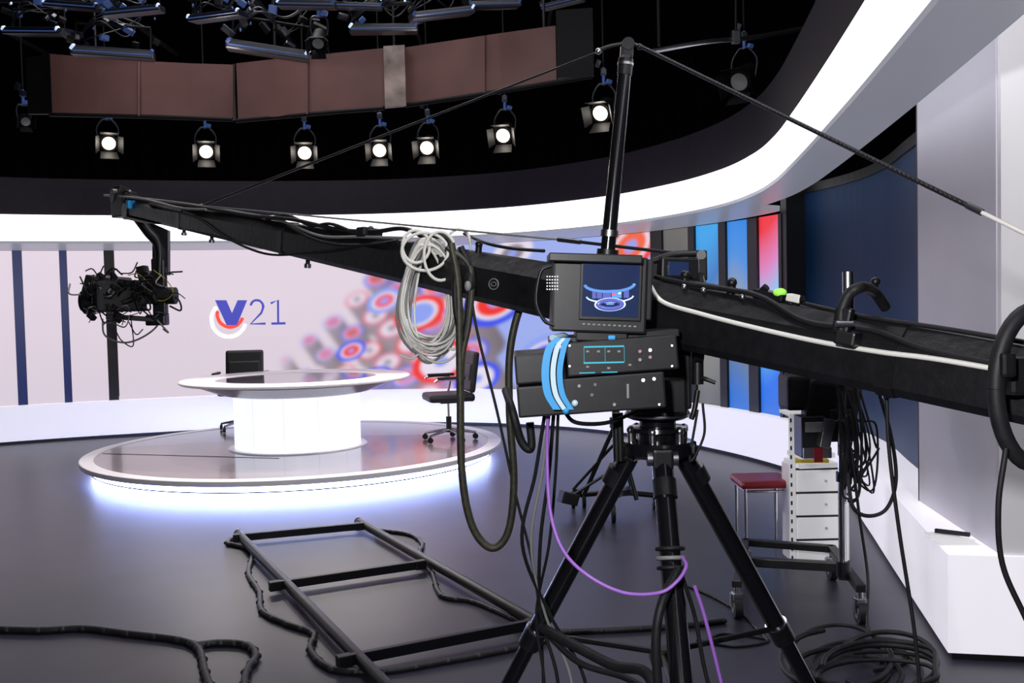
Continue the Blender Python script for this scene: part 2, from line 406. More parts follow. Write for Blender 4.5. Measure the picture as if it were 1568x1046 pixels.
def office_chair(pos, yaw):
    b = B('office_chair'); Rz = Matrix.Rotation(yaw, 3, 'Z'); P = Vector(pos)
    def T(x, y, z): return P + Rz @ Vector((x, y, z))
    for k in range(5):
        a = 2 * math.pi * k / 5 + .3; ex, ey = .29 * math.cos(a), .29 * math.sin(a)
        b.tube([T(0, 0, .12), T(ex * .5, ey * .5, .10), T(ex, ey, .075)], .02, M_chrome, r2=.013)
        b.cyl(T(ex - .012, ey, .032), T(ex + .012, ey, .032), .031, M_rub, seg=14); b.cyl(T(ex, ey, .03), T(ex, ey, .08), .008, M_black, seg=8)
    b.cyl(T(0, 0, .09), T(0, 0, .26), .03, M_black); b.cyl(T(0, 0, .24), T(0, 0, .43), .017, M_chrome)
    b.box(T(0, 0, .425), (.22, .2, .03), M_black, Rz)
    b.box(T(0, 0, .475), (.50, .50, .085), M_leather, Rz, .04)
    rb = Rz @ Matrix.Rotation(math.radians(-8), 3, 'X')
    b.box(T(0, .25, .74), (.46, .07, .44), M_leather, rb, .035)
    b.box(T(0, .222, .74), (.40, .05, .18), M_leather, rb, .03)
    b.box(T(0, .262, .52), (.07, .02, .22), M_chrome, Rz, .005)
    for sx in (-1, 1):
        b.tube([T(sx * .2, .05, .44), T(sx * .29, .05, .46), T(sx * .30, .08, .66), T(sx * .29, -.14, .68), T(sx * .29, -.2, .66)], .014, M_chrome)
        b.box(T(sx * .29, -.02, .695), (.055, .30, .03), M_leather, Rz, .012)
    return b.done()
c1 = fl(702, 688, PZ); office_chair((c1.x, c1.y, PZ + .001), math.radians(-75))
c2 = at(379, 600, 12.05); office_chair((c2.x, 12.0, PZ + .001), math.radians(5))

# ------------------------------------------------------------ crane arm
CR = empty('camera_crane')
P0 = at(196, 322, 6.5); P1 = at(1000, 480, 3.0); D = P1 - P0
dn = D.normalized(); side = dn.cross(Vector((0, 0, 1))).normalized(); up = side.cross(dn).normalized()
def hh(t): return .056 + .034 * min(1, max(0, t)) - max(0, t - 1) * .035
def A(t, sd=0, u=0): return P0 + D * t + side * (sd * hh(t) * .8) + up * (u * hh(t))
def tpx(u): k = (u - 800) / F; return (k * P0.y - P0.x) / (D.x - k * D.y)
TE = 1.40
b = B('crane_arm', CR)
prof = [(-.45, 1), (.45, 1), (1, .45), (1, -.75), (.75, -1), (-.75, -1), (-1, -.75), (-1, .45)]
def armseg(t0, t1, k=1.0, m=M_cloth, n=8):
    b.loft([[A(t, x * k, y * k) for x, y in prof] for t in [t0 + (t1 - t0) * q / n for q in range(n + 1)]], m, smooth=False)
armseg(.02, TE, n=12)
for tt in (.02, .22, .50, .74, .985, 1.18): armseg(tt, tt + .010, 1.05, M_black, 1)
b.prism([A(.02, -.6, -1), A(.16, -.6, -1), A(.10, -.6, -1.25), A(.03, -.6, -1.3)], side * .08, M_black)
for u in (295, 338, 487):
    t = tpx(u); b.cyl(A(t, 0, -1), A(t, 0, -1.35), .010, M_black); b.cyl(A(t, 0, -1.35), A(t, 0, -1.6), .016, M_steel)
b.box(A(-.005, 0, .1), (.10, .18, .16), M_black, (0, 0, .8), .01)
b.cyl(A(-.02, -1.3, 1.1), A(-.02, 1.3, 1.1), .045, M_black); b.cyl(A(.03, -1.2, -.5), A(.03, 1.2, -.5), .05, M_black)
b.box(A(-.025, 0, 1.5), (.07, .12, .07), M_rub, (0, .3, .8), .01)
for k in range(7):
    q = A(-.03 + .012 * k, .4, 1 + .3 * math.sin(k * 2)); b.ring(q, .03, .006, M_rub, n=(.3, .7, .3 * k - 1), seg=14)
b.box(A(.055, .9, .4), (.07, .03, .05), M_tape, (0, 0, .8))
Y6 = 6.42
b.tube([at(212, 335, Y6), at(232, 362, Y6), at(249, 385, Y6), at(250, 430, Y6)], .035, M_black, seg=10)
b.prism([at(205, 335, Y6), at(262, 360, Y6), at(262, 430, Y6), at(238, 430, Y6), at(238, 378, Y6)], (0, .05, 0), M_black)
b.box(at(250, 455, Y6), (.085, .06, .42), M_black, None, .01)
b.box(at(246, 500, Y6), (.13, .09, .07), M_black, None, .012)
b.cyl(at(225, 462, Y6), at(275, 462, Y6), .055, M_rub); b.cyl(at(225, 440, Y6), at(240, 440, Y6), .07, M_black)
b.done()

b = B('broadcast_camera')
b.box(at(185, 463, Y6), (.30, .34, .20), M_rub, (0, 0, .5), .015)
b.box(at(175, 440, Y6), (.24, .20, .06), M_black, (.1, .1, .4), .01)
b.box(at(210, 497, Y6), (.32, .16, .03), M_black, (0, .1, .2), .005)
dl = Vector((-.3, 1, 0)).normalized(); q = at(160, 470, Y6)
b.cyl(q, q + dl * .25, .075, M_black); b.cyl(q - Vector((.06, 0, 0)), q - Vector((.11, 0, .0)), .085, M_black); b.cyl(q - Vector((.11, 0, 0)), q - Vector((.13, 0, 0)), .065, M_blackg)
b.box(at(143, 445, Y6), (.07, .1, .12), M_rub, (0, .3, 0), .01); b.box(at(225, 430, Y6), (.06, .08, .12), M_rub, (0, -.2, 0), .01)
for k in range(60):
    u0, v0 = random.uniform(130, 265), random.uniform(425, 505); u1, v1 = u0 + random.uniform(-30, 30), v0 + random.uniform(-20, 25)
    m = random.choice([M_rub, M_rub, M_black, M_gcab])
    b.tube([at(u0, v0, Y6 - .16), at((u0 + u1) / 2 + random.uniform(-15, 15), max(v0, v1) + random.uniform(-14, 10), Y6 - .22), at(u1, v1, Y6 - .12)], random.uniform(.003, .006), m, seg=6)
for k in range(24):
    p = at(random.uniform(130, 240), random.uniform(428, 500), Y6 - .17); b.box(p, (.05, .04, .03), random.choice([M_rub, M_black, M_unit]), (random.random(), random.random(), 1), .004)
b.tube([at(240, 422, Y6 - .1), at(262, 440, Y6 - .15), at(270, 458, Y6 - .15), at(255, 470, Y6 - .1), at(235, 466, Y6 - .1)], .003, M_ycab)
b.tube([at(200, 430, Y6 - .2), at(215, 428, Y6 - .2), at(228, 438, Y6 - .2)], .003, M_ycab)
b.tube([at(160, 498, Y6), at(165, 525, Y6), at(200, 535, Y6), at(240, 515, Y6), at(262, 480, Y6)], .006, M_gcab)
b.tube([at(205, 500, Y6), at(208, 540, Y6), at(190, 532, Y6), at(180, 515, Y6)], .004, M_rub)
b.tube([at(262, 450, Y6), at(280, 470, Y6), at(282, 485, Y6), at(265, 478, Y6)], .006, M_rub)
b.done()

# cables lying along the arm
b = B('arm_cabling', CR)
def armc(lst, r, m, seg=6): b.tube([A(tpx(u), sd, h) for u, sd, h in lst], r, m, seg=seg)
armc([(215, .5, 1.3), (260, .3, 1.1), (330, .6, 1.2), (400, .4, 1.1), (470, .7, 1.3), (540, .5, 1.1), (600, .6, 1.3), (640, .3, 1.6), (700, .7, 1.1)], .010, M_rub)
armc([(230, 0, 1.2), (300, .2, 1.3), (380, 0, 1.2), (450, .5, 1.1), (520, .9, .6), (580, .8, .9), (650, .7, 1.2)], .007, M_gcab)
armc([(430, .6, 1.0), (460, .5, 1.5), (500, .6, 1.1), (530, .5, 1.35), (575, .6, 1.05), (610, .6, 1.3)], .008, M_rub)
armc([(470, .9, .9), (510, 1.05, .4), (550, 1.05, .3), (600, 1.0, .6), (640, .8, 1.0)], .007, M_rub)
armc([(250, .8, .8), (320, 1.05, .4), (345, 1.1, 0), (370, 1.1, -.6), (410, 1.1, -1.1), (450, 1.1, -1.15), (500, 1.05, -.6), (560, 1.05, .1), (620, .8, .9)], .006, M_rub)
armc([(180, .8, .9), (240, 1.0, 1.2), (300, 1.0, .9), (340, .8, 1.1)], .008, M_gcab)
armc([(1005, .5, 1.1), (1030, .8, .95), (1060, 1.03, .45), (1120, 1.06, .30), (1200, 1.06, .20), (1300, 1.06, .15), (1400, 1.06, .2), (1480, 1.06, .3), (1600, 1.05, .35), (1800, 1.05, .4)], .0065, M_wcab, 8)
armc([(1020, 0, 1.1), (1080, .4, 1.1), (1150, .5, 1.15), (1200, .6, 1.1), (1280, .9, .65), (1380, .9, .75), (1480, 1.0, .5), (1700, 1.0, .5)], .008, M_rub)
armc([(1060, -.3, 1.1), (1130, .3, 1.15), (1220, 0, 1.1), (1350, .5, 1.05), (1500, .4, 1.1), (1700, .4, 1.1)], .006, M_rub)
for u in (450, 585, 752, 1070, 1142):
    t = tpx(u); b.cyl(A(t, .2, .9), A(t, .2, 1.25), .012, M_black); b.ball(A(t, .2, 1.35), .014, M_black if u > 700 else M_gcab)
for u in (1080, 1110, 1170): b.ball(A(tpx(u), .6, 1.0), .008, M_steel)
b.box(A(tpx(585), .3, 1.15), (.10, .06, .04), M_rub, (0, .1, .7), .01)
p = A(tpx(798), 1.02, -.1)
b.ring(p, .026, .0022, M_gcab, n=side, seg=28, ts=6, sx=1, sy=.7)
b.ring(p, .014, .0018, M_gcab, n=side, seg=24, ts=6, sx=1, sy=.5)
b.done()

# mast and stays
b = B('crane_mast', CR)
m0 = at(947, 420, 3.1); m1 = at(978, 92, 3.1); ax = (m1 - m0).normalized()
b.cyl(m0, m0 + (m1 - m0) * .96, .0235, M_blackg, seg=24, r2=.020)
b.cyl(m0, m0 + ax * .06, .034, M_black); b.cyl(m0 + ax * .10, m0 + ax * .12, .028, M_steel)
b.cyl(m1 - ax * .05, m1, .023, M_black); b.cyl(m1 - ax * .02, m1 - ax * .012, .025, M_steel)
b.box(m1 + ax * .025, (.038, .05, .055), M_black, (0, .1, 0), .008)
for sx in (-1, 1): b.cyl(m1 + ax * .04 + Vector((0, sx * .025, 0)), m1 + ax * .04 + Vector((0, sx * .033, 0)), .019, M_black)
b.tube([at(932, 80, 3.1), at(955, 72, 3.1), at(985, 68, 3.1), at(1004, 74, 3.1)], .006, M_black)
b.ball(at(935, 80, 3.1), .010, M_steel); b.ball(at(1000, 73, 3.1), .010, M_black)
b.box(A(tpx(948), 0, 1.15), (.12, .16, .05), M_black, (0, 0, .8), .008)
b.done()
b = B('stay_cables', CR)
sE = A(1.37, 0, 1.1); sS = at(1000, 72, 3.1)
b.cyl(sS, sS.lerp(sE, .60), .0060, M_rub, seg=8)
for k in range(90):
    q = sS.lerp(sE, .005 + k * .0066); b.ball(q, .0066, M_black, (1.1, 1, .8))
b.cyl(sS.lerp(sE, .60), sE, .005, M_wcab, seg=8); b.cyl(sS.lerp(sE, .595), sS.lerp(sE, .615), .008, M_steel, seg=8)
b.cyl(at(938, 80, 3.1), A(tpx(322), 0, 1.3), .003, M_rub, seg=6, r2=.008)
b.cyl(A(tpx(322), 0, 1.3), A(tpx(305), 0, 1.0), .012, M_steel, seg=8)
L1 = A(tpx(318), .2, 1.3); L2 = at(872, 374, 3.25); L3 = at(1060, 396, 3.0)
b.cyl(L1, L2, .0045, M_gcab, seg=6); b.cyl(L2, L2.lerp(L3, .2), .008, M_steel, seg=8); b.cyl(L2.lerp(L3, .2), L3, .006, M_rub, seg=6)
b.tube([at(725, 365, 3.8), at(760, 380, 3.6), at(800, 388, 3.5), at(850, 392, 3.3)], .006, M_rub)
b.done()

# items on the rear arm
b = B('arm_bracket_monitor', CR)
Yb = 2.95
b.box(at(1062, 420, Yb), (.13, .05, .065), M_black, (0, .05, .2), .006); b.box(at(1060, 420, Yb - .03), (.06, .01, .04), M_scrn, (0, .05, .2))
b.box(at(1096, 415, Yb), (.03, .03, .09), M_black, (0, 0, 0), .005); b.cyl(at(1096, 398, Yb - .02), at(1096, 398, Yb + .03), .014, M_black)
b.tube([at(1020, 408, Yb), at(1050, 398, Yb), at(1096, 396, Yb)], .010, M_black); b.tube([at(1035, 445, Yb), at(1060, 436, Yb), at(1096, 432, Yb)], .012, M_black)
b.cyl(at(1094, 430, Yb), A(tpx(1094), 0, 1), .012, M_black)
b.done()
b = B('clamp_knobs', CR)
b.box(A(tpx(1200), 0, 1.15), (.09, .05, .02), M_black, (0, .2, -.8), .004); b.ball(A(tpx(1216), .2, 1.3), .014, M_yel, (1.3, 1, .8))
b.box(A(tpx(1240), .2, 1.2), (.04, .025, .02), M_wcab, (0, .2, -.8), .004); b.cyl(A(tpx(1240), .2, 1), A(tpx(1252), .2, 1.25), .010, M_black)
b.cyl(A(tpx(1180), .2, 1), A(tpx(1195), .2, 1.4), .010, M_black)
p = A(tpx(1308), -.5, .9); b.cyl(p, p + Vector((0, 0, .11)), .014, M_steel)
b.done()
b = B('arm_grip_handle', CR)
Yc = A(tpx(1330)).y - .10
b.box(at(1325, 528, Yc), (.05, .05, .035), M_black, (0, .2, -.7), .006); b.box(at(1318, 500, Yc), (.04, .03, .06), M_black, (0, .2, -.7), .006)
b.cyl(at(1306, 506, Yc - .02), at(1332, 506, Yc - .02), .008, M_steel)
b.tube([at(1318, 530, Yc), at(1314, 495, Yc), at(1325, 462, Yc), at(1345, 449, Yc), at(1365, 455, Yc + .1), at(1383, 480, Yc + .15)], .014, M_rub, seg=12)
b.ball(at(1368, 440, Yc + .1), .012, M_black); b.cyl(at(1368, 440, Yc + .1), at(1368, 456, Yc + .1), .006, M_black)
b.done()
b = B('steering_hoop', CR)
cH = A(tpx(1612)); cH = at(1618, 605, cH.y - .12)
b.ring(cH, .085, .017, M_rub, n=(0.1, -1, 0), seg=40, sx=1.0, sy=1.85, ts=12)
b.ring(cH + Vector((0, .03, 0)), .075, .006, M_gcab, n=(0.1, -1, 0), seg=40, sx=1.0, sy=1.85)
b.box(cH + Vector((.02, .06, .02)), (.12, .08, .08), M_black, None, .01)
b.box(at(1572, 570, cH.y - .02), (.03, .03, .05), M_black, None, .008)
b.tube([at(1572, 700, 1.98), at(1560, 790, 1.98), at(1566, 880, 2.0), at(1600, 960, 2.0), at(1640, 1040, 2.0)], .006, M_rub)
b.done()

# ------------------------------------------------------------ monitor + control boxes
Ym = 2.66
def pbox(b, u0, v0, u1, v1, y, dep, m, tilt=0.0, bev=.004, yaw=0):
    a = at(u0, v0, y); c = at(u1, v1, y)
    b.box(((a.x + c.x) / 2, y + dep / 2, (a.z + c.z) / 2), (abs(c.x - a.x), dep, abs(a.z - c.z)), m, (0, tilt, yaw), bev)
b = B('field_monitor')
tl = math.radians(3)
pbox(b, 862, 402, 1012, 518, Ym, .16, M_unit, tl, .006)
pbox(b, 858, 398, 1004, 408, Ym - .05, .18, M_black, tl, .003)
pbox(b, 905, 408, 1004, 500, Ym - .008, .02, M_black, tl, .003)
pbox(b, 909, 414, 999, 494, Ym - .011, .01, M_scrn, tl, 0)
ce = at(953, 464, Ym - .014)
NY = Vector((0, -1, 0))
# picture of the studio: overhead ring, screens, desk and floor
b.ring(ce + Vector((0, 0, .034)), .066, .0045, M_scb, n=NY, sx=1, sy=.30, a0=0, a1=math.pi, seg=24, ts=6)
b.box(ce + Vector((-.022, .001, .008)), (.050, .002, .022), M_scp); b.box(ce + Vector((.018, .001, .008)), (.026, .002, .022), M_scb); b.box(ce + Vector((.044, .001, .009)), (.014, .002, .024), M_scp)
b.box(ce + Vector((.010, 0, .010)), (.010, .002, .010), M_scr); b.box(ce + Vector((.026, 0, .013)), (.008, .002, .012), M_scw)
for q in (-.05, -.036, -.02, .034): b.box(ce + Vector((q, 0, .008)), (.002, .003, .024), M_scrn)
b.ring(ce + Vector((0, 0, .002)), .062, .002, M_scw, n=NY, sx=1, sy=.26, a0=0, a1=math.pi, seg=24, ts=4)
b.ring(ce + Vector((0, 0, -.020)), .040, .0022, M_scw, n=NY, sx=1, sy=.40, seg=36, ts=6)
b.ring(ce + Vector((0, 0, -.020)), .032, .006, M_scp, n=NY, sx=1, sy=.36, seg=36, ts=6)
b.box(ce + Vector((0, 0, -.016)), (.020, .003, .010), M_scb); b.ring(ce + Vector((0, 0, -.009)), .016, .0020, M_scw, n=NY, sx=1, sy=.30, seg=24, ts=6)
for i in range(5):
    for j in range(5): b.cyl(at(853 + i * 4 + 2, 432 + j * 5, Ym - .002), at(853 + i * 4 + 2, 432 + j * 5, Ym + .002), .0017, M_steel, seg=6)
for i in range(11): b.box(at(912 + i * 8, 506 + i * .4, Ym - .002), (.007, .005, .004), M_gcab)
pbox(b, 1004, 405, 1020, 500, Ym + .02, .12, M_rub, tl, .004)
b.box(at(938, 524, Ym + .07), (.14, .1, .03), M_black, (0, tl, 0), .004)
pbox(b, 950, 524, 962, 531, Ym - .002, .01, M_tape)
b.tube([at(862, 415, Ym), at(845, 425, Ym), at(838, 470, Ym), at(850, 500, Ym), at(866, 508, Ym)], .005, M_black)
b.done()
b = B('camera_control_unit')
t2 = math.radians(-3)
pbox(b, 885, 531, 1060, 581, Ym, .22, M_unit, t2, .005); pbox(b, 880, 588, 1040, 641, Ym - .005, .22, M_unit, t2, .005)
pbox(b, 804, 553, 884, 598, Ym + .02, .26, M_unit, t2, .006); pbox(b, 808, 603, 884, 650, Ym + .02, .26, M_unit, t2, .006)
pbox(b, 860, 524, 1062, 531, Ym + .04, .2, M_black, t2, .003)
for (u, v) in [(918, 549), (935, 549), (951, 549), (967, 549), (918, 573), (951, 575), (984, 570)]: b.box(at(u, v, Ym - .003), (.008, .006, .005), M_gcab)
for (u0, v0, u1, v1) in [(912, 541, 975, 542), (912, 541, 913, 566), (945, 541, 946, 566), (975, 541, 976, 566), (912, 566, 975, 567), (905, 582, 930, 583), (940, 581, 965, 582)]: pbox(b, u0, v0, u1, v1, Ym - .002, .003, M_teal, 0, 0)
for (u, v, m) in [(1000, 549, M_redp), (1016, 547, M_steel), (1000, 562, M_gcab), (1016, 558, M_redp), (905, 603, M_gcab), (930, 601, M_black), (925, 617, M_black), (1005, 594, M_steel), (1022, 592, M_steel), (960, 632, M_gcab)]:
    b.cyl(at(u, v, Ym + .005), at(u, v, Ym - .012), .0045, m, seg=12)
pbox(b, 979, 600, 983, 622, Ym - .008, .008, M_gcab, 0, 0)
for u in (890, 1050):
    for v in (540, 572): b.cyl(at(u, v, Ym + .002), at(u, v, Ym - .004), .003, M_steel, seg=8)
for u in (890, 1030): b.cyl(at(u, 632, Ym - .003), at(u, 632, Ym - .009), .003, M_steel, seg=8)
# blue tape strap
for k, (m, off) in enumerate([(M_tape, 0), (M_tapew, 14), (M_tape, 24)]):
    w = (12, 8, 9)[k]
    P = [(866 + off * .7, 528), (852 + off, 545), (846 + off, 580), (850 + off, 615), (864 + off, 640)]
    for a, c in zip(crom([Vector((x, y, 0)) for x, y in P], 6)[:-1], crom([Vector((x, y, 0)) for x, y in P], 6)[1:]):
        ii = b.mi(m); f = b.bm.faces.new([b.bm.verts.new(at(x, y, Ym - .016 + .001 * k)) for x, y in ((a.x, a.y), (a.x + w, a.y), (c.x + w, c.y), (c.x, c.y))]); f.material_index = ii
b.tube([at(862, 528, Ym), at(880, 524, Ym + .05), at(886, 527, Ym + .1)], .008, M_tapew)
b.ball(at(898, 630, Ym - .01), .009, M_tapew); b.ball(at(884, 642, Ym - .01), .009, M_tape)
b.done()

# pivot head
b = B('pivot_head', CR)
Yp = 3.0
pbox(b, 1020, 530, 1082, 640, Yp - .06, .14, M_unit, 0, .01)
pbox(b, 985, 590, 1075, 648, Yp - .08, .2, M_black, 0, .01)
b.cyl(at(1090, 540, Yp - .05), at(1090, 600, Yp - .05), .018, M_black); b.cyl(at(1085, 552, Yp - .08), at(1098, 552, Yp - .08), .026, M_black); b.ball(at(1094, 530, Yp - .05), .016, M_steel)
b.tube([at(1090, 590, Yp - .05), at(1102, 592, Yp - .07), at(1118, 598, Yp - .08)], .008, M_black, r2=.006); b.tube([at(1090, 610, Yp - .05), at(1085, 640, Yp - .06), at(1080, 655, Yp - .06)], .008, M_black)
for u in (968, 962): b.cyl(at(u, 645, Yp), at(u + 2, 720, Yp), .011, M_black)
b.done()
b = B('tripod', CR)
H = at(1028, 700, Yp); hx, hy = H.x, H.y
def zz(v): return at(1028, v, Yp).z
b.lathe([(0, zz(640)), (.093, zz(640)), (.097, zz(644)), (.097, zz(650)), (.08, zz(654)), (.055, zz(656)), (.055, zz(664)), (.09, zz(666)), (.092, zz(672)), (.06, zz(676)), (.06, zz(686)), (.105, zz(688)), (.11, zz(694)), (.11, zz(706)), (.09, zz(712)), (.05, zz(716)), (0, zz(717))], (hx, hy, 0), M_blackg, 40)
b.lathe([(.099, zz(645)), (.1, zz(647)), (.099, zz(649))], (hx, hy, 0), M_steel, 40)
for k in range(6):
    a = k * math.pi / 3 + .2; p = Vector((hx + .085 * math.cos(a), hy + .085 * math.sin(a), 0)); b.cyl(p + Vector((0, 0, zz(688))), p + Vector((0, 0, zz(672))), .010, M_steel, seg=10)
    b.ball(p + Vector((0, 0, zz(670))), .013, M_steel)
feet = [Vector((-.20, 3.42, .02)), Vector((1.15, 3.42, .02)), Vector((.42, 2.22, .02))]
cz = zz(708)
for f in feet:
    dv = Vector((f.x - hx, f.y - hy, 0)).normalized(); top = Vector((hx, hy, cz)) + dv * .10; sd = dv.cross(Vector((0, 0, 1)))
    b.box(top, (.06, .06, .06), M_black, (0, 0, math.atan2(dv.y, dv.x)), .008); b.cyl(top - sd * .045, top + sd * .045, .022, M_steel, seg=14)
    mid = top.lerp(f, .55)
    b.cyl(top - Vector((0, 0, .02)), mid, .031, M_blackg, seg=24); b.cyl(mid, f, .026, M_blackg, seg=20)
    b.cyl(top.lerp(f, .05), top.lerp(f, .09), .035, M_black); b.cyl(top.lerp(f, .53), top.lerp(f, .58), .037, M_black); b.cyl(top.lerp(f, .525), top.lerp(f, .53), .038, M_steel)
    b.ball(f, .035, M_rub, (1, 1, .55))
    b.tube([top.lerp(f, .54), Vector((hx, hy, top.lerp(f, .50).z - .03))], .010, M_black, sm=False)
for k in range(3): b.ring(top.lerp(f, .20 + .02 * k), .037, .006, M_gcab if k % 2 else M_rub, n=(0, .3, 1), seg=20)
b.box((hx, hy, top.lerp(feet[2], .5).z - .04), (.07, .07, .05), M_black, None, .01)
b.done()

# ------------------------------------------------------------ hanging cables
b = B('cable_coil')
Yk = 3.72; c0 = at(672, 470, Yk)
for k in range(26):
    w = random.uniform(.07, .112); h = random.uniform(.18, .228); cx = c0 + Vector((random.uniform(-.015, .015), random.uniform(-.05, .05), random.uniform(-.02, .02) + .22 - h))
    th = random.uniform(-.12, .12); P = []
    for j in range(25):
        a = 2 * math.pi * j / 24; x = w * math.cos(a) * (1 - .25 * math.sin(a)); z = h * math.sin(a)
        P.append(cx + Vector((x * math.cos(th) - z * math.sin(th), .01 * math.sin(3 * a), x * math.sin(th) + z * math.cos(th))))
    b.tube(P, .0052, M_wcab if k % 5 else M_gcab, seg=6, n=2)
for (uu, vv, w, h) in [(664, 393, .085, .07), (650, 385, .05, .06), (688, 400, .06, .09)]:
    q = at(uu, vv, Yk - .06); b.ring(q, 1, .006, M_wcab, n=(.1, -1, 0), sx=w, sy=h, seg=28)
b.tube([at(690, 380, Yk), at(715, 358, Yk), at(735, 380, Yk), at(728, 480, Yk), at(715, 540, Yk), at(700, 545, Yk)], .006, M_wcab, seg=6)
b.tube([at(640, 520, Yk), at(655, 545, Yk), at(645, 560, Yk), at(625, 555, Yk)], .005, M_wcab, seg=6)
b.tube([at(668, 378, Yk), at(676, 368, Yk), at(700, 372, Yk), at(706, 395, Yk)], .014, M_rub)
b.done()
b = B('hanging_cables')
Yh = 3.45
b.tube([at(705, 380, Yh), at(716, 450, Yh), at(719, 600, Yh), at(722, 740, Yh), at(738, 822, Yh), at(768, 856, Yh), at(794, 830, Yh), at(803, 750, Yh), at(796, 640, Yh), at(798, 540, Yh), at(822, 460, Yh), at(862, 425, Yh)], .014, M_olive, seg=10)
b.tube([at(698, 385, Yh), at(735, 420, Yh), at(733, 500, Yh), at(722, 560, Yh), at(720, 640, Yh)], .011, M_olive, seg=8)
b.tube([at(730, 390, Yh), at(742, 500, Yh), at(776, 640, Yh), at(805, 770, Yh), at(832, 880, Yh), at(845, 980, Yh - .1), at(850, 1100, Yh - .1)], .005, M_rub)
b.tube([at(712, 400, Yh), at(712, 480, Yh), at(725, 530, Yh), at(735, 430, Yh), at(720, 385, Yh)], .011, M_rub)
b.ball(at(735, 440, Yh), .02, M_rub, (1, 1, 1.8)); b.ball(at(731, 447, Yh - .02), .012, M_gcab, (1, 1, 1.5))
b.tube([at(790, 610, Yh - .4), at(800, 640, Yh - .5), at(815, 690, Yh - .5), at(830, 700, Yh - .5), at(828, 660, Yh - .5)], .013, M_rub)
for k in range(4):
    o = k * 7
    b.tube([at(872 - o, 648, 2.8), at(868 - o * 1.5, 740, 2.85), at(858 - o * 2, 850, 2.9), at(838 + o, 960, 3.0), at(850 + o * 3, 1060, 3.0), at(856 + o * 3, 1180, 3.0)], .0045 + .001 * (k % 2), M_rub if k != 2 else M_gcab)
b.tube([at(1000, 640, 2.9), at(950, 660, 2.85), at(900, 660, 2.8), at(880, 640, 2.8)], .006, M_rub)
b.tube([at(845, 980, 3.0), at(900, 1010, 2.9), at(960, 1040, 2.8), at(1010, 1052, 2.7), at(1040, 1120, 2.6)], .016, M_rub)
b.tube([at(850, 985, 3.0), at(905, 1035, 2.9), at(980, 1060, 2.8), at(1040, 1100, 2.6)], .010, M_rub)
b.tube([at(1060, 890, 2.68), at(1035, 940, 2.62), at(1025, 1000, 2.6), at(1030, 1100, 2.6)], .013, M_rub)
b.tube([at(1064, 895, 2.68), at(1085, 960, 2.7), at(1100, 1040, 2.7), at(1120, 1120, 2.7)], .006, M_rub)
b.tube([at(1098, 630, 2.95), at(1100, 680, 2.95), at(1078, 720, 2.95), at(1090, 640, 2.95)], .004, M_rub)
b.done()
b = B('purple_cable')
b.tube([at(856, 650, 2.75), at(855, 720, 2.75), at(860, 800, 2.7), at(880, 860, 2.66), at(920, 900, 2.62), at(975, 926, 2.6), at(1030, 926, 2.6), at(1058, 908, 2.6), at(1072, 885, 2.62), at(1066, 870, 2.66)], .0050, M_purp, n=12)
b.tube([at(1085, 915, 2.66), at(1100, 960, 2.66), at(1118, 1030, 2.66), at(1135, 1100, 2.66)], .0050, M_purp)
b.done()
b = B('arm_drop_cable')
Yr = 2.4
b.tube([at(1385, 605, Yr), at(1389, 700, Yr), at(1405, 830, Yr), at(1428, 980, Yr), at(1440, 1100, Yr)], .005, M_rub)
b.cyl(at(1384, 602, Yr), at(1386, 622, Yr), .010, M_steel)
b.done()

# ------------------------------------------------------------ rail frame on the floor
b = B('track_frame'); zr = .05; rr = .030
def fz(u, v): return fl(u, v, zr)
ra0, ra1 = fz(372, 834), fz(612, 1080); rb0, rb1 = fz(560, 815), fz(838, 972)
b.cyl(ra0, ra1, rr, M_rail, seg=16); b.cyl(rb0, rb1, rr, M_rail, seg=16)
for a, c in [((372, 840), (562, 822)), ((430, 915), (656, 882)), ((538, 1032), (832, 975))]:
    p, q = fz(*a), fz(*c); d = (q - p); b.box((p + q) / 2, (d.length, .035, .05), M_rail, (0, 0, math.atan2(d.y, d.x)), .004)
    for w in (p, q): b.box(w, (.07, .05, .055), M_rail, (0, 0, math.atan2(d.y, d.x)), .006)
for w in (ra0, rb0): b.ball(w, .032, M_rail); b.cyl(w, w + Vector((0, .0, .034)), .012, M_steel, seg=10)
b.done()
b = B('floor_cable')
def fc(P, r=.018, m=M_ctape, seg=8):
    b.tube([fl(u, v, r) for u, v in P], r, m, seg=seg)
    for p in crom([fl(u, v, r) for u, v in P], 4)[::2]: b.ball(p, r * 1.15, m, (1.3, 1.1, .85))
fc([(-40, 982), (60, 985), (130, 982), (200, 990), (280, 1000), (310, 1014), (320, 1050), (335, 1090)])
fc([(305, 1008), (345, 1004), (385, 1008), (400, 1025), (385, 1050), (380, 1090)])
fc([(372, 836), (355, 848), (370, 852), (395, 862), (388, 895), (405, 925), (410, 955), (450, 975), (490, 990), (485, 1015), (520, 1045), (600, 1048), (700, 1032), (790, 1015), (850, 1000)], .016)
fc([(590, 828), (640, 835), (660, 850), (655, 868), (675, 895), (690, 930), (740, 940), (800, 965), (850, 985), (940, 985), (1060, 978), (1130, 970)], .014)
fc([(1090, 1000), (1150, 1010), (1200, 1000), (1130, 990), (1100, 1005)], .006)
fc([(1075, 915), (1120, 935), (1160, 960), (1200, 1000)], .008)
for k in range(11):
    cx, cy = 1365 + random.uniform(-60, 30), 1035 + random.uniform(-14, 25); w = random.uniform(70, 105); h = random.uniform(22, 48); zk = .012 + .014 * k; a0 = random.uniform(0, 6)
    b.tube([fl(min(cx + w * math.cos(a0 + j * .42), 1462), cy + h * math.sin(a0 + j * .42), zk) for j in range(13)], random.choice([.009, .012]), M_rub, seg=8)
b.done()

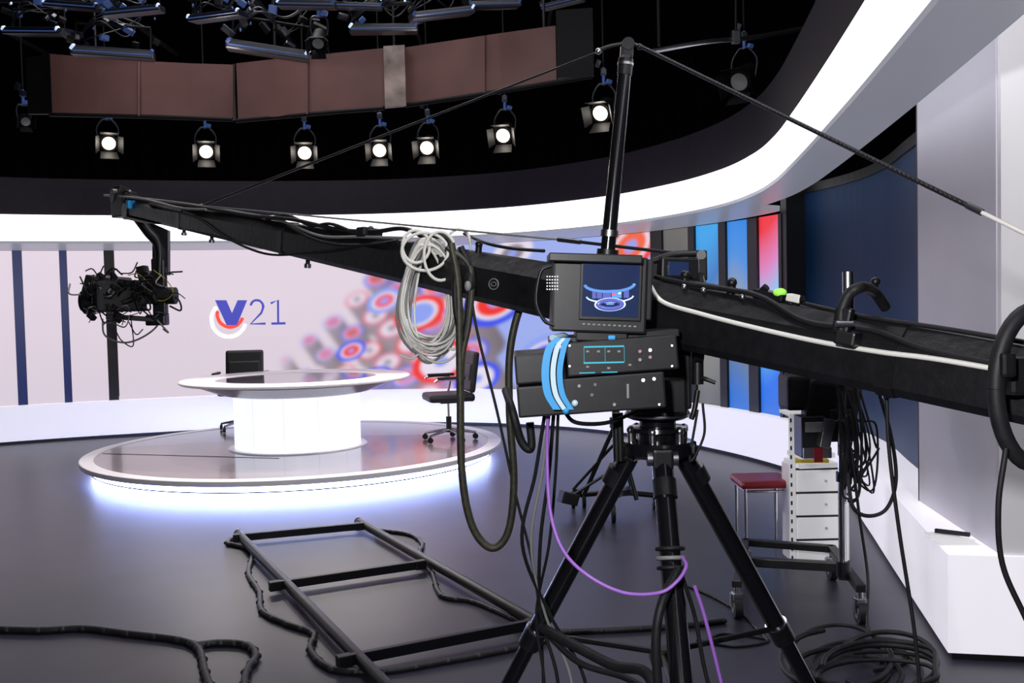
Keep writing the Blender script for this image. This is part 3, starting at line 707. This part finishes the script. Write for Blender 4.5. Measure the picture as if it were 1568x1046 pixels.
# ------------------------------------------------------------ background dolly
b = B('tripod_dolly'); c = fl(965, 800, 0); cx, cy = c.x, c.y
for ang in (.3, 2.5, 4.4):
    e = Vector((cx + .36 * math.cos(ang), cy + .36 * math.sin(ang), .10)); b.cyl((cx, cy, .16), e, .022, M_black, seg=10)
    b.box((e.x, e.y, .12), (.07, .07, .06), M_black, (0, 0, ang), .01)
    for o in (-.03, .03):
        b.cyl((e.x + o, e.y, .065), (e.x + o * 1.9, e.y, .065), .065, M_rub, seg=20); b.cyl((e.x + o * 1.9, e.y, .065), (e.x + o * 2, e.y, .065), .03, M_gcab, seg=12)
for ang in (1.0, 3.1, 5.2): b.cyl((cx, cy, .70), (cx + .26 * math.cos(ang), cy + .26 * math.sin(ang), .14), .018, M_black, seg=10)
b.cyl((cx, cy, .12), (cx, cy, 1.0), .03, M_black); b.cyl((cx, cy, .66), (cx, cy, .74), .05, M_black); b.lathe([(0, .2), (.12, .19), (.14, .15), (0, .14)], (cx, cy, 0), M_black, 24)
q = at(888, 778, c.y - .1); b.box(q, (.14, .1, .09), M_rub, (0, .3, .4), .01); b.cyl(q, Vector((cx, cy, .35)), .012, M_black)
b.cyl(Vector((cx, cy, .55)), at(895, 765, c.y), .012, M_black)
b.done()

# ------------------------------------------------------------ trolley, stool, drawers
b = B('equipment_trolley')
w1, w2 = fl(1345, 974), fl(1152, 965)
w3, w4 = fl(1300, 905), fl(1165, 893)
def caster(p):
    p = Vector(p); b.cyl(p + Vector((-.02, 0, .055)), p + Vector((.02, 0, .055)), .055, M_rub, seg=20); b.cyl(p + Vector((-.023, 0, .055)), p + Vector((.023, 0, .055)), .03, M_steel, seg=14)
    b.box(p + Vector((0, .01, .11)), (.05, .05, .04), M_steel, None, .006)
    for sx in (-.03, .03): b.box(p + Vector((sx, .01, .09)), (.006, .035, .07), M_steel)
    b.cyl(p + Vector((0, 0, .12)), p + Vector((0, 0, .165)), .014, M_steel)
for w in (w1, w2, w3, w4): caster(w)
zc = .18
v1, v2, v3, v4 = [Vector((w.x, w.y, zc)) for w in (w1, w2, w3, w4)]
def bar(p, q, h=.04, m=M_black):
    d = q - p; b.box((p + q) / 2, (d.length + .03, .05, h), m, (0, -math.atan2(d.z, math.hypot(d.x, d.y)), math.atan2(d.y, d.x)), .005)
bar(v1, v3); bar(v2, v4); bar((v1 + v3) / 2, (v2 + v4) / 2, .05); bar(v3, v4)
pm = fl(1318, 900, zc); yq = pm.y
b.cyl(pm, pm + Vector((0, 0, .85)), .024, M_chrome); b.cyl(pm, pm + Vector((0, 0, .08)), .036, M_black); b.cyl(pm + Vector((0, 0, .5)), pm + Vector((0, 0, .55)), .034, M_black); b.cyl(pm + Vector((.0, 0, .85)), pm + Vector((0, 0, 1.05)), .02, M_black)
bar(Vector((pm.x, pm.y, zc)), (v1 + v3) / 2)
pbox(b, 1252, 652, 1292, 715, yq, .14, M_unit, 0, .006); pbox(b, 1258, 660, 1286, 675, yq - .005, .01, M_gcab, 0, .002); pbox(b, 1298, 640, 1340, 690, yq + .03, .12, M_rub, 0, .01)
pbox(b, 1285, 655, 1302, 700, yq - .03, .05, M_steel, .2, .003); pbox(b, 1230, 588, 1330, 640, yq + .1, .2, M_rub, 0, .02); pbox(b, 1262, 600, 1345, 660, yq + .05, .1, M_black, .2, .02)
pbox(b, 1255, 700, 1300, 716, yq - .01, .16, M_steel, 0, .004)
pbox(b, 1272, 700, 1286, 722, yq - .02, .01, M_redp, 0, 0)
for k in range(26):
    u0 = random.uniform(1300, 1345); r_ = random.uniform(.004, .008)
    b.tube([at(u0, random.uniform(600, 660), yq - .05), at(u0 + random.uniform(0, 28), random.uniform(660, 710), yq - .09), at(u0 + random.uniform(0, 25), random.uniform(700, 770), yq - .06), at(1322 + random.uniform(-4, 8), random.uniform(700, 790), yq - .03)], r_, M_rub, seg=6)
b.tube([at(1370, 600, yq - .2), at(1392, 680, yq - .2), at(1400, 750, yq - .2), at(1385, 795, yq - .2), at(1355, 806, yq - .2), at(1332, 790, yq - .2), at(1325, 740, yq - .1)], .010, M_rub)
b.tube([at(1330, 700, yq - .1), at(1342, 800, yq - .1), at(1356, 900, yq - .1), fl(1358, 985, .02), fl(1400, 1000, .02)], .008, M_rub)
b.done()
b = B('drawer_cabinet')
dc = fl(1278, 884); dw, dd, dh = .27, .3, .60
yc = dc.y
b.box((dc.x, yc + dd / 2, dh / 2), (dw, dd, dh), M_pier, None, .006)
for k in range(4):
    z = .02 + k * .145 + .07; b.box((dc.x, yc - .006, z), (dw * .93, .012, .13), M_paper, None, .004); b.cyl((dc.x + .05, yc - .02, z), (dc.x + .05, yc - .008, z), .008, M_steel, seg=10)
    b.box((dc.x, yc - .001, z + .0725), (dw * .96, .004, .012), M_rub)
b.box((dc.x - .01, yc + .1, dh + .02), (.24, .26, .03), M_paper, (0, 0, .1), .003); b.box((dc.x - .02, yc + .1, dh + .045), (.2, .22, .02), M_ycab, (0, 0, -.1), .003); b.box((dc.x, yc + .12, dh + .07), (.22, .2, .03), M_paper, (0, 0, .2), .003)
for sx in (-.155, .17):      # slotted white uprights of the storage unit
    b.box((dc.x + sx, yc - .012, .47), (.032, .024, .94), M_paper, None, .003)
    for k in range(16): b.box((dc.x + sx - .008, yc - .025, .06 + k * .056), (.010, .004, .024), M_rub)
b.box((dc.x, yc + .12, .93), (.33, .22, .02), M_paper, None, .003)
b.done()
b = B('red_stool')
sx0 = fl(1190, 862); X0, Y0 = sx0.x, sx0.y
b.box((X0, Y0, .465), (.33, .34, .05), M_redp, None, .022)
for sx in (-1, 1):
    for sy in (-1, 1): b.cyl((X0 + sx * .13, Y0 + sy * .13, .455), (X0 + sx * .13, Y0 + sy * .13, 0), .011, M_chrome, seg=10)
    b.cyl((X0 + sx * .13, Y0 - .13, .42), (X0 + sx * .13, Y0 + .13, .42), .008, M_chrome, seg=8); b.cyl((X0 - .13, Y0 + sx * .13, .42), (X0 + .13, Y0 + sx * .13, .42), .008, M_chrome, seg=8)
b.done()
b = B('paper_sheets')
for k in range(4):
    q = fl(1478 + k * 5, 838 + k * 3, ZB + .004 + .003 * k); b.box(q, (.13, .18, .002), M_paper, (0, .02, .5 * k))
b.box(fl(1488, 832, ZB + .02), (.02, .16, .02), M_base, (0, 0, .9), .004)
b.done()

# ------------------------------------------------------------ overhead brown light panels
b = B('overhead_panel_band')
def panel(pts, m, th=.05):   # pts (u, vtop, vbot, y)
    rings = []
    for u, vt, vb, y in pts:
        t = at(u, vt, y); c = at(u, vb, y); c.x = t.x
        rings.append([Vector((t.x, y, t.z)), Vector((c.x, y, c.z)), Vector((c.x, y + th, c.z)), Vector((t.x, y + th, t.z))])
    b.loft(rings, m, smooth=False)
panel([(78, 84, 178, 9.7), (150, 90, 179, 9.5), (220, 95, 181, 9.35), (300, 99, 183, 9.25), (364, 101, 185, 9.2)], M_brown)
panel([(369, 99, 188, 9.1), (430, 92, 182, 8.9), (500, 85, 176, 8.75), (560, 79, 171, 8.6), (600, 75, 168, 8.5)], M_brown)
panel([(599, 72, 168, 8.44), (632, 70, 165, 8.40)], M_post)
panel([(633, 74, 163, 8.45), (700, 64, 154, 8.35), (780, 52, 141, 8.25), (868, 40, 124, 8.2)], M_brown)
panel([(869, 16, 122, 8.15), (926, 12, 118, 8.1)], M_matte)
panel([(40, 90, 178, 9.9), (77, 84, 178, 9.75)], M_matte)
for (u, v0, v1, y) in [(217, 96, 181, 9.34), (366, 100, 187, 9.1), (480, 88, 178, 8.77), (757, 56, 145, 8.27)]:
    b.cyl(at(u, v0, y), at(u, v1, y), .010, M_black if u == 366 else M_brown, seg=8)
for L in ([(78, 179, 9.7), (220, 182, 9.35), (364, 187, 9.2)], [(369, 189, 9.1), (500, 177, 8.75), (600, 169, 8.5)], [(633, 165, 8.45), (780, 143, 8.25), (926, 119, 8.1)]):
    b.tube([at(u, v, y) for u, v, y in L], .02, M_matte)
for (u, v, y) in [(150, 90, 9.5), (430, 92, 8.9), (616, 70, 8.4), (850, 42, 8.2)]:
    p = at(u, v, y + .03); b.cyl(p, Vector((p.x, p.y, 6.5)), .012, M_black, seg=8)
b.done()

# spot lamps
def spot(u, v, y, tilt=0.0, lit=True, k=1.0):
    b = B('studio_spotlight'); c = at(u, v, y)
    aim = (Vector((PC.x * .6, 5.0, .8)) - c).normalized()
    a = aim.cross(Vector((0, 0, 1))).normalized(); w = a.cross(aim)
    b.cyl(c - aim * .24 * k, c - aim * .03, .085 * k, M_matte, r2=.095 * k, seg=20); b.cyl(c - aim * .03, c, .095 * k, M_matte, r2=.10 * k)
    b.cyl(c - aim * .01, c + aim * .004, .074 * k, M_lampr if lit else M_gcab, seg=24)
    if lit: b.ball(c + aim * .005, .044 * k, M_lampw)
    for sg, ax_, ln in ((1, w, .11), (-1, w, .13), (1, a, .10), (-1, a, .10)):
        o = a if ax_ is w else w; e = c + ax_ * sg * .095 * k; f2 = e + aim * ln * k + ax_ * sg * .05 * k
        b.prism([e - o * .085 * k, e + o * .085 * k, f2 + o * .10 * k, f2 - o * .10 * k], ax_ * sg * .004, M_matte)
    t = c - aim * .12 + Vector((0, 0, .24 * k))
    for sg in (-1, 1): b.tube([c - aim * .12 + a * sg * .1 * k, c - aim * .12 + a * sg * .115 * k + Vector((0, 0, .14 * k)), t + a * sg * .05, t], .010, M_fix, seg=6)
    b.cyl(t, t + Vector((0, 0, .16)), .016, M_fixb, seg=8); b.box(t + Vector((0, 0, .12)), (.06, .06, .06), M_fix, None, .008); b.box(t + Vector((.05, -.03, .02)), (.05, .04, .04), M_fixb, (.3, .2, .4), .008)
    b.cyl(t + Vector((0, 0, .16)), Vector((t.x, t.y, 6.5)), .010, M_matte, seg=6)
    b.box(t + Vector((-.05, 0, .2)), (.05, .05, .07), M_fix, (.2, .4, 0), .008)
    b.done()
    return c, aim
sp = [(170, 224, 11.3), (322, 237, 11.3), (476, 239, 11.2), (593, 235, 11.2), (667, 231, 11.0), (786, 212, 10.6), (938, 177, 9.6)]
for u, v, y in sp:
    c, aim = spot(u, v, y)
    ld = bpy.data.lights.new('spot_light', 'SPOT'); ld.energy = 190; ld.spot_size = 1.1; ld.spot_blend = .6; ld.shadow_soft_size = .05; ld.color = (1, .93, .88)
    lo = bpy.data.objects.new('spot_light', ld); sc.collection.objects.link(lo); lo.location = c + aim * .12
    tg = Vector((PC.x + random.uniform(-1, 1.5), PC.y - 1.5, .5)); lo.rotation_euler = (tg - lo.location).to_track_quat('-Z', 'Y').to_euler()
spot(1155, 128, 9.2, lit=False, k=1.1)

# ceiling fixtures
b = B('lighting_grid')
for y, z in ((7.6, 4.25), (8.6, 4.5), (9.8, 4.7)):
    b.cyl((-6, y, z), (1.6, y, z), .025, M_matte, seg=10)
for x in (-5.5, -4, -2.5, -1, .5): b.cyl((x, 6.5, 4.75), (x, 12.2, 4.75), .025, M_matte, seg=10); b.cyl((x, 8.6, 4.5), (x, 8.6, 6.5), .015, M_matte, seg=8)
b.tube([at(1020, 80, 7.6), at(1100, 66, 7.7), at(1180, 58, 7.9), at(1290, 38, 8.2)], .018, M_steel)
b.cyl(at(1030, 72, 7.6), Vector((at(1030, 72, 7.6).x, 7.6, 6.5)), .012, M_matte, seg=8)
for u, v, y in ((1150, 58, 7.8), (1275, 40, 8.2)):
    b.box(at(u, v, y), (.07, .06, .10), M_fix, None, .01); b.cyl(at(u, v, y), at(u, v - 60, y), .01, M_matte, seg=6)
b.done()
def fixture(u, v, y, k=1.0):
    b = B('ceiling_light_fixture'); c = at(u, v, y); yw = random.uniform(-.3, .3); Rz = Matrix.Rotation(yw, 3, 'Z') @ Matrix.Rotation(random.uniform(-.15, .15), 3, 'Y')
    def T(x, y_, z): return c + Rz @ (Vector((x, y_, z)) * k)
    b.box(T(0, 0, 0), (.60 * k, .30 * k, .07 * k), M_fix, Rz @ Matrix.Rotation(.15, 3, 'X'), .012)
    b.box(T(0, -.16, -.03), (.56 * k, .015, .010 * k), M_fixb, Rz, .003)
    for q in (-.28, .28): b.box(T(q, -.14, .0), (.022 * k, .04 * k, .04 * k), M_fixw if random.random() < .6 else M_fixb, Rz @ Euler((.5, .7, 0)).to_matrix(), .003)
    for q in (-.27, .27): b.cyl(T(q, 0, 0), T(q, 0, .22), .010, M_matte, seg=6)
    b.cyl(T(-.27, 0, .22), T(.27, 0, .22), .012, M_matte, seg=6); b.cyl(T(0, 0, .22), T(0, 0, .5), .018, M_fix, seg=8)
    b.box(T(0, 0, .30), (.07, .07, .08), M_fixb, Rz, .01)
    for j in range(5): b.ball(T(random.uniform(-.35, .35), random.uniform(-.15, .1), random.uniform(.08, .4)), .009, random.choice([M_fixw, M_fixb, M_fixb]), (1, 1, 1.4))
    for j in range(14): b.box(T(random.uniform(-.38, .38), random.uniform(-.1, .15), random.uniform(.06, .45)), (random.uniform(.04, .11) * k, .05, .05), random.choice([M_fix, M_fix, M_matte, M_fixb]), Euler((random.random(), random.random(), random.random())).to_matrix(), .008)
    for j in range(4): b.tube([T(-.3, 0, .05), T(-.1, -.1, random.uniform(.1, .3)), T(.1, 0, random.uniform(.05, .3)), T(.25, 0, random.uniform(.2, .45))], .006, M_fix, seg=6)
    b.cyl(T(0, 0, .5), Vector((T(0, 0, .5).x, T(0, 0, .5).y, 6.5)), .009, M_matte, seg=6)
    b.done()
for (u, v, y, k) in [(178, 84, 8.6, 1.1), (420, 80, 8.2, 1.1), (600, 46, 8.0, .9), (60, 50, 9, .9), (210, 18, 7.6, .7), (340, 26, 7.8, .7), (480, 8, 7.4, .7), (690, 22, 7.6, .8), (770, 8, 7.8, .7), (120, 10, 8.5, .8), (880, 5, 8.4, .6), (560, 10, 7.6, .6)]:
    fixture(u, v, y, k)
spot(497, 68, 7.9, lit=False, k=.6); spot(40, 190, 10.5, lit=False, k=.6)

# ------------------------------------------------------------ lights
def area(name, loc, tgt, size, e, col=(1, 1, 1)):
    d = bpy.data.lights.new(name, 'AREA'); d.shape = 'SQUARE'; d.size = size; d.energy = e; d.color = col
    o = bpy.data.objects.new(name, d); sc.collection.objects.link(o); o.location = loc; o.rotation_euler = (Vector(tgt) - Vector(loc)).to_track_quat('-Z', 'Y').to_euler()
area('overhead_softlight', (-2.3, 8.5, 6.2), (-2.3, 9.5, 0), 2.5, 200, (1, .96, .98))
area('overhead_softlight', (0, 4.2, 6.2), (.6, 4.6, 0), 2.0, 90, (.95, .95, 1))
area('pier_fill_light', (1.5, 1.6, 4.6), (2.4, 4.4, 2.2), .4, 70, (1, .98, 1))  # unseen lamp, added only to brighten the pier
def pt(name, loc, e, r, col=(1, 1, 1)):
    d = bpy.data.lights.new(name, 'POINT'); d.energy = e; d.shadow_soft_size = r; d.color = col
    o = bpy.data.objects.new(name, d); sc.collection.objects.link(o); o.location = loc
pt('flash_lamp', (-.30, -.15, 2.05), 300, .06)
pt('panel_fill_light', (-3.9, 8.5, 3.5), 10, .1, (1, .85, .8))  # added point lights with no fixture, they give the brown panels a gradient
pt('panel_fill_light', (-2.2, 7.9, 3.6), 9, .1, (1, .85, .8))
pt('panel_fill_light', (-.6, 7.5, 3.6), 9, .1, (1, .85, .8))
w = bpy.data.worlds.new('world'); sc.world = w; w.use_nodes = True
w.node_tree.nodes['Background'].inputs[0].default_value = (.02, .02, .03, 1); w.node_tree.nodes['Background'].inputs[1].default_value = .3
